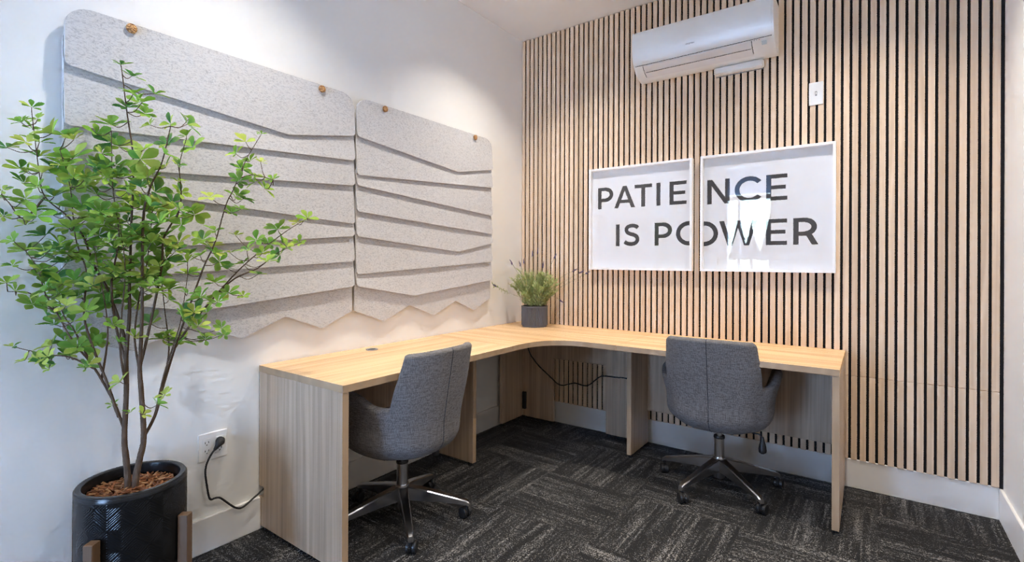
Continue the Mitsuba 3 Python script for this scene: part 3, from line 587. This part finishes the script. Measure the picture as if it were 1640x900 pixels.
LINE2B = [('W', 1.471), ('E', 1.727), ('R', 1.866)]
def word(items, z): return [affinity.translate(glyph(c), x, z) for c, x in items]
for (x0, x1, z0, z1, lab, items) in [
        (.606, 1.317, 1.143, 1.848, 'white framed print reading PATIE and IS PO, left of the pair', word(LINE1[:5], 1.567) + word(LINE2, 1.306) + [affinity.translate(glyph('O'), 1.209, 1.306)]),
        (1.366, 2.068, 1.143, 1.850, 'white framed print reading NCE and OWER, mirroring the bright glass door', word(LINE1[5:], 1.555) + word(LINE2B, 1.299) + [affinity.translate(glyph('O'), 1.302, 1.300)])]:
    t = thing('framed_print', lab, 'picture')
    fw, fd = .014, .040
    fr = sbox(x0, z0, x1, z1).difference(sbox(x0 + fw, z0 + fw, x1 - fw, z1 - fw))
    ring3 = prism(fr, -fd, -.0005, 'y')
    part(t, 'frame', ring3, M_FRAME)
    part(t, 'print', bx(x0 + .008, x1 - .008, -.0075, -.003, z0 + .008, z1 - .008), M_PAPER)
    win = sbox(x0 + fw, z0 + fw, x1 - fw, z1 - fw)
    for g in items:
        g = g.intersection(win)
        if not g.is_empty: part(t, 'letter', prism(g, -.0079, -.0074, 'y'), M_INK)
    part(t, 'glass', bx(x0 + .010, x1 - .010, -.0291, -.0290, z0 + .010, z1 - .010) if False else trimesh.Trimesh(np.array([(x0 + .010, -.034, z0 + .010), (x1 - .010, -.034, z0 + .010), (x1 - .010, -.034, z1 - .010), (x0 + .010, -.034, z1 - .010)]), np.array([(0, 1, 2), (0, 2, 3)]), process=False), M_GLASS)

# ---------------------------------------------------------------- air conditioner
AX0, AX1 = .985, 1.789
prof = [(0, 2.383), (-.03, 2.376), (-.085, 2.386), (-.135, 2.410), (-.168, 2.444), (-.188, 2.485), (-.198, 2.535), (-.200, 2.585), (-.196, 2.632), (-.186, 2.652), (-.165, 2.660), (0, 2.662)]
def sl(zlo): return
t = thing('air_conditioner', 'white wall-mounted split air conditioner near the ceiling on the slat wall', 'air conditioner')
body = prism(Polygon([(y * .985, z) for y, z in prof]), AX0 + .010, AX1 - .010, 'x')
part(t, 'body', body, M_WHITE, 40)
for xa, xb in ((AX0, AX0 + .0105), (AX1 - .0105, AX1)):
    part(t, 'end_cap', prism(Polygon([(y, z) for y, z in prof]), xa, xb, 'x'), M_WHITE, 40)
def skin(x0, x1, pts, off, th):
    P = np.array(pts); d = np.gradient(P, axis=0); nn = np.stack([d[:, 1], -d[:, 0]], 1); nn /= np.linalg.norm(nn, axis=1, keepdims=True)
    if nn[len(nn) // 2, 0] > 0: nn = -nn
    a, b = P + nn * off, P + nn * (off + th)
    return prism(Polygon([tuple(q) for q in a] + [tuple(q) for q in b[::-1]]), x0, x1, 'x')
fine = spline([(-.03, 2.376), (-.085, 2.386), (-.135, 2.410), (-.168, 2.444), (-.188, 2.485), (-.198, 2.535), (-.200, 2.585), (-.196, 2.632)], 6)
part(t, 'front_panel', skin(AX0 + .011, AX1 - .011, [q for q in fine if q[1] > 2.446], -.002, .0045), M_WHITE, 40)
flap_pts = [q for q in fine if 2.384 < q[1] < 2.442]
part(t, 'air_flap', skin(AX0 + .062, AX1 - .118, flap_pts, -.003, .0045), M_WHITE2, 40)
for xa, xb in ((AX0 + .057, AX0 + .0612), (AX1 - .1172, AX1 - .113)):
    part(t, 'flap_gap', skin(xa, xb, [q for q in fine if 2.388 < q[1] < 2.442], -.004, .0035), M_GREYLINE, 40)
part(t, 'panel_gap', bx(AX0 + .012, AX1 - .012, -.1685, -.155, 2.4428, 2.4450), M_GREYLINE)
vl = [q for q in fine if 2.394 < q[1] < 2.414]
part(t, 'vane_line', bx(AX0 + .066, AX1 - .122, -.1362, -.130, 2.4050, 2.4062), M_GREYLINE)
lg = meshkit.text_mesh('FUJITSU', .0085, .0006); lg.apply_translation((-lg.bounds[1][0] / 2, 0, 0))
lg.apply_transform(np.array([[1, 0, 0, 1.345], [0, 0, -1, -.1975], [0, 1, 0, 2.492], [0, 0, 0, 1.]]))
tilt = trimesh.transformations.rotation_matrix(math.radians(11), (1, 0, 0), (1.345, -.1935, 2.496)); 
lg.apply_transform(trimesh.transformations.rotation_matrix(math.radians(-12), (1, 0, 0), (1.345, -.1935, 2.496)))
part(t, 'brand_lettering', lg, M_GREY, label='small grey brand lettering')
dp = thing_dp = None
def on_flap(x, z, w, h, th, m, name, label=None):
    P = np.array(fine); j = int(np.argmin(np.abs(P[:, 1] - z))); d = P[min(j + 1, len(P) - 1)] - P[j - 1]; a = math.atan2(d[1], d[0])
    b = bx(-w / 2, w / 2, -th, 0, -h / 2, h / 2, .0004)
    b.apply_transform(trimesh.transformations.rotation_matrix(a - PI / 2 if d[1] > 0 else a + PI / 2, (1, 0, 0))); b.apply_translation((x, P[j][0] - .0015, P[j][1]))
    return part(t, name, b, m, label=label)
scene['mat_display'] = {'type': 'twosided', 'bsdf': {'type': 'principled', 'base_color': rgb((.52, .62, .68)), 'roughness': .3}}
scene['mat_red'] = {'type': 'twosided', 'bsdf': {'type': 'principled', 'base_color': rgb((.6, .2, .15)), 'roughness': .4}}
on_flap(AX1 - .052, 2.418, .026, .022, .004, 'mat_display', 'display', 'small pale blue display')
on_flap(AX1 - .075, 2.437, .004, .003, .004, 'mat_red', 'indicator'); on_flap(AX1 - .088, 2.437, .004, .003, .004, M_GREY, 'indicator')
on_flap(AX1 - .100, 2.437, .004, .003, .004, M_GREY, 'indicator')

t = thing('condensate_pump_cover', 'long white rounded plastic box on the slats just under the air conditioner', 'box')
part(t, 'cover', bx(1.444, 1.716, -.046, -.0005, 2.330, 2.374, .008), M_WHITE, 30)
part(t, 'back_plate', bx(1.448, 1.712, -.004, 0, 2.327, 2.3305), M_GREY)

# ---------------------------------------------------------------- switch, outlet, plugs and cables
t = thing('light_switch', 'white single toggle light switch plate on the slats above the right print', 'light switch')
part(t, 'plate', bx(1.939, 2.007, -.006, -.0003, 2.067, 2.193, .0025), M_WHITE)
part(t, 'toggle_slot', bx(1.968, 1.978, -.0066, -.005, 2.118, 2.142), M_GREY)
part(t, 'toggle', bx(1.970, 1.976, -.014, -.006, 2.124, 2.137, .001), M_WHITE)
t = thing('wall_outlet', 'white double-gang wall outlet with a black plug in it, beside the potted tree', 'outlet')
part(t, 'plate', bx(.0, .006, -2.308, -2.195, .372, .486, .0025), M_TRIM)
for yc in (-2.277, -2.227):
    q = part(t, 'receptacle', bx(.005, .0075, yc - .0165, yc + .0165, .395, .463, .0008), M_WHITE)
    for zc in (.412, .446):
        for dy in (-.0065, .0065): part(q, 'slot', bx(.007, .0078, yc + dy - .0012, yc + dy + .0012, zc - .002, zc + .006), M_BLACK)
        part(q, 'slot', bx(.007, .0078, yc - .0022, yc + .0022, zc - .0095, zc - .0055), M_BLACK)
t = thing('power_cable', 'black power cord from the wall outlet sagging behind the left desk', 'cord')
plug = tube([(.0079, -2.228, .447), (.018, -2.230, .446), (.026, -2.234, .443), (.030, -2.243, .436), (.031, -2.250, .428), (.031, -2.258, .418)], [.014, .0175, .0175, .0125, .008, .0055], 20)
part(t, 'plug', plug, M_RUBBER, 60)
part(t, 'cable', tube(spline([(.031, -2.256, .420), (.031, -2.270, .404), (.030, -2.286, .372), (.030, -2.292, .334), (.029, -2.285, .277), (.028, -2.277, .232), (.027, -2.268, .217), (.027, -2.252, .217), (.028, -2.232, .209), (.031, -2.195, .168), (.033, -2.172, .146), (.033, -2.148, .137), (.033, -2.122, .147), (.031, -2.083, .165), (.030, -2.03, .18), (.030, -1.9, .11), (.028, -1.75, .0042)], 6), .0039, 10), M_RUBBER, True)
t = thing('power_strip', 'small black power box on the corner panel under the corner desk', 'power strip')
part(t, 'body', bx(.064, .096, -.078, -.0602, .075, .205, .003), M_BLACK)
part(t, 'outlet_face', bx(.068, .092, -.0795, -.0775, .085, .195), M_RUBBER)
t = thing('desk_cable', 'thin black cable hanging under the corner desk across the slats', 'cable')
put(t, tube(spline([(.095, -.066, .699), (.115, -.066, .53), (.182, -.066, .44), (.257, -.066, .383), (.325, -.066, .338), (.37, -.066, .308), (.412, -.064, .301), (.46, -.06, .316), (.51, -.058, .331), (.56, -.058, .325), (.605, -.058, .326), (.645, -.06, .352), (.685, -.062, .388), (.72, -.064, .410), (.77, -.064, .416), (.86, -.064, .42), (.98, -.064, .45), (1.0, -.066, .699)], 6), .0042, 8), M_RUBBER, True)

# ---------------------------------------------------------------- lavender in a ribbed pot
M_RIB = mat('grey_ribbed_ceramic', (.105, .10, .10), .6)
scene['mat_lavender_leaf'] = {'type': 'principledthin', 'base_color': rgb((.33, .40, .15)), 'roughness': .5, 'diff_trans': .5, 'spec_trans': 0.}
scene['mat_lavender_leaf_pale'] = {'type': 'principledthin', 'base_color': rgb((.54, .56, .27)), 'roughness': .5, 'diff_trans': .5, 'spec_trans': 0.}
M_STEM = mat('lavender_stem', (.17, .17, .09), .7); M_FLOWER = mat('dried_purple_flower', (.10, .075, .14), .8)
LX, LY, LZ = .252, -.195, DT
t = thing('lavender_plant', 'lavender plant in a grey ribbed pot in the corner of the desk', 'plant')
nrib = 44
out = Polygon([((.0915 + .0032 * (1 if k % 2 else -1)) * math.cos(PI * k / nrib + .02), (.0915 + .0032 * (1 if k % 2 else -1)) * math.sin(PI * k / nrib + .02)) for k in range(2 * nrib)])
m1 = prism(out.difference(Point(0, 0).buffer(.082, 32)), LZ + .012, LZ + .140, 'z')
m2 = prism(Point(0, 0).buffer(.088, 32), LZ, LZ + .013, 'z'); m3 = prism(Point(0, 0).buffer(.0955, 48).difference(Point(0, 0).buffer(.082, 32)), LZ + .139, LZ + .148, 'z')
pot = cat(m1, m2, m3); pot.apply_translation((LX, LY, 0)); part(t, 'pot', pot, M_RIB)
part(t, 'soil', lathe([(0, LZ + .132), (.083, LZ + .130), (.083, LZ + .120), (0, LZ + .120)], 32, (LX, LY, 0)), M_BARK[1])
def blades(specs):
    V, F = [], []
    for p, d, l, w, up in specs:
        p, d = np.array(p), np.array(d) / np.linalg.norm(d); s = np.cross(d, up); s /= np.linalg.norm(s) + 1e-9
        b = len(V); V += [p, p + d * l * .45 + s * w, p + d * l * .5 + np.cross(s, d) * w * .4, p + d * l * .45 - s * w, p + d * l]
        F += [(b, b + 1, b + 2), (b, b + 2, b + 3), (b + 1, b + 4, b + 2), (b + 2, b + 4, b + 3)]
    return trimesh.Trimesh(np.array(V), np.array(F), process=False)
sprigs = []
for i in range(64):
    a = rng.uniform(0, 2 * PI); r0 = .06 * math.sqrt(rng.random()); sp = rng.uniform(.0, .12)
    hgt = rng.uniform(.11, .27) * (1 - sp * 1.2)
    p0 = np.array([LX + r0 * math.cos(a), LY + r0 * math.sin(a), LZ + .13])
    p1 = np.array([LX + (r0 + sp) * math.cos(a), LY + (r0 + sp) * math.sin(a), LZ + .13 + hgt])
    p1[0] = max(p1[0], .06); p1[1] = min(p1[1], -.05)
    mid = (p0 + p1) / 2 + np.array([0, 0, .02]); sprigs.append(spline([p0, mid, p1], 8))
for c in [(.10, -.25, 1.065), (.13, -.27, 1.03), (.37, -.23, 1.03), (.44, -.235, 1.055), (.46, -.24, 1.04), (.35, -.24, .99), (.16, -.25, 1.13)]:
    sprigs.append(spline([(LX, LY, LZ + .14), tuple((np.array(c) + np.array([LX, LY, LZ + .16])) / 2), c], 8))
l1, l2 = [], []
for s in sprigs:
    for i in range(2, len(s)):
        for q in range(5):
            a = rng.uniform(0, 2 * PI); d = (s[i] - s[i - 1]) / np.linalg.norm(s[i] - s[i - 1]) * .75 + .8 * np.array([math.cos(a), math.sin(a), .3 * rng.random()])
            (l1 if rng.random() < .6 else l2).append((s[i] + nrng.normal(0, .003, 3), d, rng.uniform(.022, .042), rng.uniform(.0026, .0042), np.array([0.1, -.5, .9])))
part(t, 'foliage', blades(l1), 'mat_lavender_leaf', stuff=True); part(t, 'foliage', blades(l2), 'mat_lavender_leaf_pale', stuff=True)
part(t, 'sprig_stems', cat([tube(s, .0013, 5) for s in sprigs]), M_STEM, stuff=True)
FL = [[(.20, -.21, .95), (.13, -.22, 1.10), (.052, -.22, 1.205)], [(.22, -.21, .98), (.16, -.21, 1.12), (.125, -.21, 1.195)], [(.24, -.2, .98), (.235, -.195, 1.14), (.227, -.19, 1.27)],
      [(.26, -.2, .98), (.272, -.195, 1.15), (.276, -.19, 1.29)], [(.27, -.2, .98), (.31, -.195, 1.10), (.322, -.19, 1.19)], [(.28, -.21, .96), (.36, -.2, 1.12), (.430, -.19, 1.25)],
      [(.30, -.21, .96), (.47, -.2, 1.085), (.590, -.19, 1.147)], [(.30, -.21, .95), (.50, -.2, 1.06), (.645, -.19, 1.138)], [(.30, -.21, .94), (.53, -.2, 1.05), (.69, -.19, 1.132)],
      [(.30, -.22, .95), (.42, -.215, .955), (.500, -.21, .915)], [(.19, -.23, .93), (.11, -.33, .975), (.052, -.43, 1.035)], [(.22, -.21, .96), (.18, -.21, 1.10), (.157, -.2, 1.215)]]
for s in FL:
    q = spline(s, 8); fs = part(t, 'flower_stem', tube(q, .0011, 5), M_STEM, True)
    e = q[-1]; d = q[-1] - q[-2]; d /= np.linalg.norm(d); buds = []
    for k in range(9):
        b = trimesh.creation.icosphere(subdivisions=1, radius=.0048 - .0003 * k); b.apply_scale((1, 1, 1.3)); b.apply_translation(e - d * (.030 - .0042 * k) + nrng.normal(0, .0018, 3)); buds.append(b)
    part(fs, 'flower', cat(buds), M_FLOWER, True)
bl = []
for q in spline(FL[10], 8)[8:]:
    for k in range(4):
        a = rng.uniform(0, 2 * PI); bl.append((q, np.array([math.cos(a) * .5, -.5, math.sin(a)]), rng.uniform(.015, .028), .003, np.array([1., 0, 0])))
part(t, 'foliage', blades(bl), 'mat_lavender_leaf', stuff=True)

# ---------------------------------------------------------------- tall potted tree on a wooden stand
PX, PY_ = POTC
st = thing('plant_stand', 'brown wooden plant stand with square legs holding the black pot', 'plant stand')
for a in (38, 128, 218, 308):
    c = np.array([PX + .170 * math.cos(math.radians(a + STANDROT)), PY_ + .170 * math.sin(math.radians(a + STANDROT))])
    lg_ = bx(-.0165, .0165, -.014, .014, 0, .352, .002); lg_.apply_transform(trimesh.transformations.rotation_matrix(math.radians(a + STANDROT), (0, 0, 1))); lg_.apply_translation((c[0], c[1], 0))
    part(st, 'leg', lg_, M_STANDWOOD)
for a in (38, 128):
    b = bx(-.156, .156, -.012, .012, .118 if a == 38 else .116, .144 if a == 38 else .143, .002); b.apply_transform(trimesh.transformations.rotation_matrix(math.radians(a + STANDROT), (0, 0, 1))); b.apply_translation((PX, PY_, 0)); part(st, 'crossbar', b, M_STANDWOOD)
tr = thing('potted_tree', 'tall leafy artificial tree in a patterned black ceramic pot against the left wall', 'potted plant')
RZ = .472
pp = np.array([(.098, .145), (.118, .150), (.136, .168), (.147, .20), (.151, .25), (.1515, .40), (.151, RZ - .012)])
zz = np.linspace(.20, RZ - .018, 150); na = 620
th_ = np.linspace(0, 2 * PI, na, endpoint=False)
TH, ZZ = np.meshgrid(th_, zz, indexing='ij')
ua, uz = TH * 13 / (2 * PI), ZZ / .068
row = np.floor(uz); fa = np.abs((ua + .5 * (row % 2)) % 1 - .5) * 2; fz = np.abs(uz - row - .5) * 2
ww = (np.abs(fa + fz - 1.0) * 4.4 + .25) % 1
grv = np.clip((ww - .12) / .2, 0, 1) * np.clip((.88 - ww) / .2, 0, 1)
RR = np.interp(ZZ, pp[:, 1], pp[:, 0]) - .0009 * (1 - grv)
wallg = grid_mesh(np.stack([PX + RR * np.cos(TH), PY_ + RR * np.sin(TH), ZZ], -1)[list(range(na)) + [0]])
part(tr, 'pot', cat(wallg, lathe([(0, .145), (.098, .145), (.118, .150), (.136, .168), (.1468, .2005)], 96, (PX, PY_, 0)), lathe([(.1506, RZ - .0185), (.1495, RZ - .003), (.146, RZ), (.134, RZ), (.1305, RZ - .004), (.129, RZ - .05), (.129, RZ - .09), (0, RZ - .09)], 96, (PX, PY_, 0))), M_POT, 60, label='black glazed pot with an engraved diamond pattern')
part(tr, 'rim', lathe([(.1285, RZ - .03), (.130, RZ - .002), (.134, RZ + .0012), (.1465, RZ + .0012), (.1512, RZ - .006), (.1518, RZ - .016), (.150, RZ - .016), (.150, RZ - .03)], 96, (PX, PY_, 0)), M_POTRIM, 50)
part(tr, 'soil', lathe([(0, RZ - .052), (.1285, RZ - .05), (.1285, RZ - .08), (0, RZ - .08)], 40, (PX, PY_, 0)), M_BARK[1])
chips = [[], [], []]
for i in range(620):
    r = .124 * math.sqrt(rng.random()); a = rng.uniform(0, 2 * PI)
    l, w, h = rng.uniform(.010, .030), rng.uniform(.004, .010), rng.uniform(.0015, .004)
    c = trimesh.creation.box((l, w, h)); v = c.vertices.copy(); v[:, 1] *= np.where(v[:, 0] > 0, rng.uniform(.3, 1), 1); v += nrng.normal(0, .0008, v.shape); c.vertices = v
    c.apply_transform(trimesh.transformations.euler_matrix(rng.uniform(-.5, .5), rng.uniform(-.5, .5), rng.uniform(0, PI)))
    rr = min(r, .128 - l / 2); c.apply_translation((PX + rr * math.cos(a), PY_ + rr * math.sin(a), RZ - .044 + rng.uniform(0, .022) * (1 - .3 * rr / .124))); chips[rng.randrange(3)].append(c)
for i in range(3): part(tr, 'bark_chips', cat(chips[i]), M_BARK[i], stuff=True, label='loose brown bark chips')
nodes = []
for nm, pts, r in BRANCHES:
    P = spline(pts, 5); n = len(P); tt = np.linspace(0, 1, n)
    if nm in 'AB': R = r * (1 - tt) ** 1.1 * (.93 + .14 * meshkit.noise(P * 70, 5)) + .0014
    else: R = r * (1 - tt) ** 1.2 * .62 + .0010
    if nm in 'AB': P[0][2] -= .03
    P = P + meshkit.noise(P * 9 + 5, 1)[:, None] * 0
    part(tr, 'trunk' if nm in 'AB' else 'branch', tube(P, R, 10 if r > .007 else 7), M_TRUNK, True)
    for i in range(2, n):
        nodes.append(P[i])
nodes = np.array(nodes)
def leaf_mesh(l, w):
    """an obovate leaf along +x with a folded midrib, tip drooping"""
    us = [0, .2, .45, .68, .87, 1.0]; ws = [.05, .36, .82, 1.0, .66, .03]
    V, F = [], []
    for u, ww in zip(us, ws):
        z = .10 * l * (u - u * u * 1.15)
        for s in (-1, 0, 1): V.append((u * l, s * ww * w / 2, z + (abs(s) * ww * w * .13)))
    for i in range(len(us) - 1):
        for k in range(2):
            a = i * 3 + k; F += [(a, a + 3, a + 4), (a, a + 4, a + 1)]
    return np.array(V), np.array(F)
LV, LF = leaf_mesh(1.0, .50)
LU = np.repeat(np.array([0, .2, .45, .68, .87, 1.0]), 3); LE = np.tile(np.array([1., 0, 1.]), 6)
twigs, leaves = [], []
for (x, y, z, r) in TREE_LEAVES:
    p = np.array([x, y, z])
    dd = np.linalg.norm((nodes - p) * np.array([.55, 1, 1.0]), axis=1) + np.maximum(nodes[:, 2] - p[2] + .01, 0) * .5
    q = nodes[int(np.argmin(dd))]
    if np.linalg.norm(q - p) > .008:
        mid = (q + p) / 2 + np.array([0, 0, -.12 * np.linalg.norm((q - p)[:2])]); twigs.append(tube(spline([q, mid, p], 4), np.linspace(.0015, .0009, 9), 5))
    up = np.array([.34 + rng.gauss(0, .45), -.18 + rng.gauss(0, .45), .85 + rng.gauss(0, .2)]); up /= np.linalg.norm(up)
    e1 = np.cross(up, [.3, .9, .2]); e1 /= np.linalg.norm(e1); e2 = np.cross(up, e1)
    n = rng.choice((5, 6, 6, 7)); a0 = rng.uniform(0, 2 * PI); base_tone = rng.choices((0, 1, 2, 3, 4), (4, 5, 4, 2, 3))[0]
    for k in range(n):
        a = a0 + 2 * PI * k / n + rng.gauss(0, .12); el = rng.uniform(0, .65)
        d = (math.cos(a) * e1 + math.sin(a) * e2) * math.cos(el) + up * math.sin(el)
        s = np.cross(up, d); s /= np.linalg.norm(s); nn = np.cross(d, s)
        L = r * rng.uniform(.85, 1.28)
        v = p + L * (LV[:, :1] * d + LV[:, 1:2] * s * rng.uniform(.9, 1.15) + LV[:, 2:] * nn) + d * .002
        v[:, 0] = np.maximum(v[:, 0], .064)
        tone = LEAF_TONES[base_tone if rng.random() < .75 else rng.randrange(5)] * rng.uniform(.85, 1.15)
        pale = np.array([.56, .64, .19]); m = np.clip(.10 * LE + rng.uniform(0, .5) * LU ** 2 + rng.choice((0, 0, .12)), 0, .8)[:, None]
        leaves.append((L, v, tone * (1 - m) + pale * m))
part(tr, 'twigs', cat(twigs), M_TRUNK, True, stuff=True)
leaves.sort(key=lambda q: -q[0] / np.linalg.norm(q[1][0] - CAM))
for L, v, col_ in leaves[:300]:
    k = key_for(tr + '__leaf'); scene[k] = mikit.ply((v, LF), 'mat_leaf', smooth=True, color=col_)
rest = leaves[300:]; nv = len(LV)
k = key_for(tr + '__foliage')
scene[k] = mikit.ply((np.vstack([q[1] for q in rest]), np.vstack([LF + nv * i for i in range(len(rest))])), 'mat_leaf', smooth=True, color=np.vstack([q[2] for q in rest]))
labels[k] = {'kind': 'stuff'}
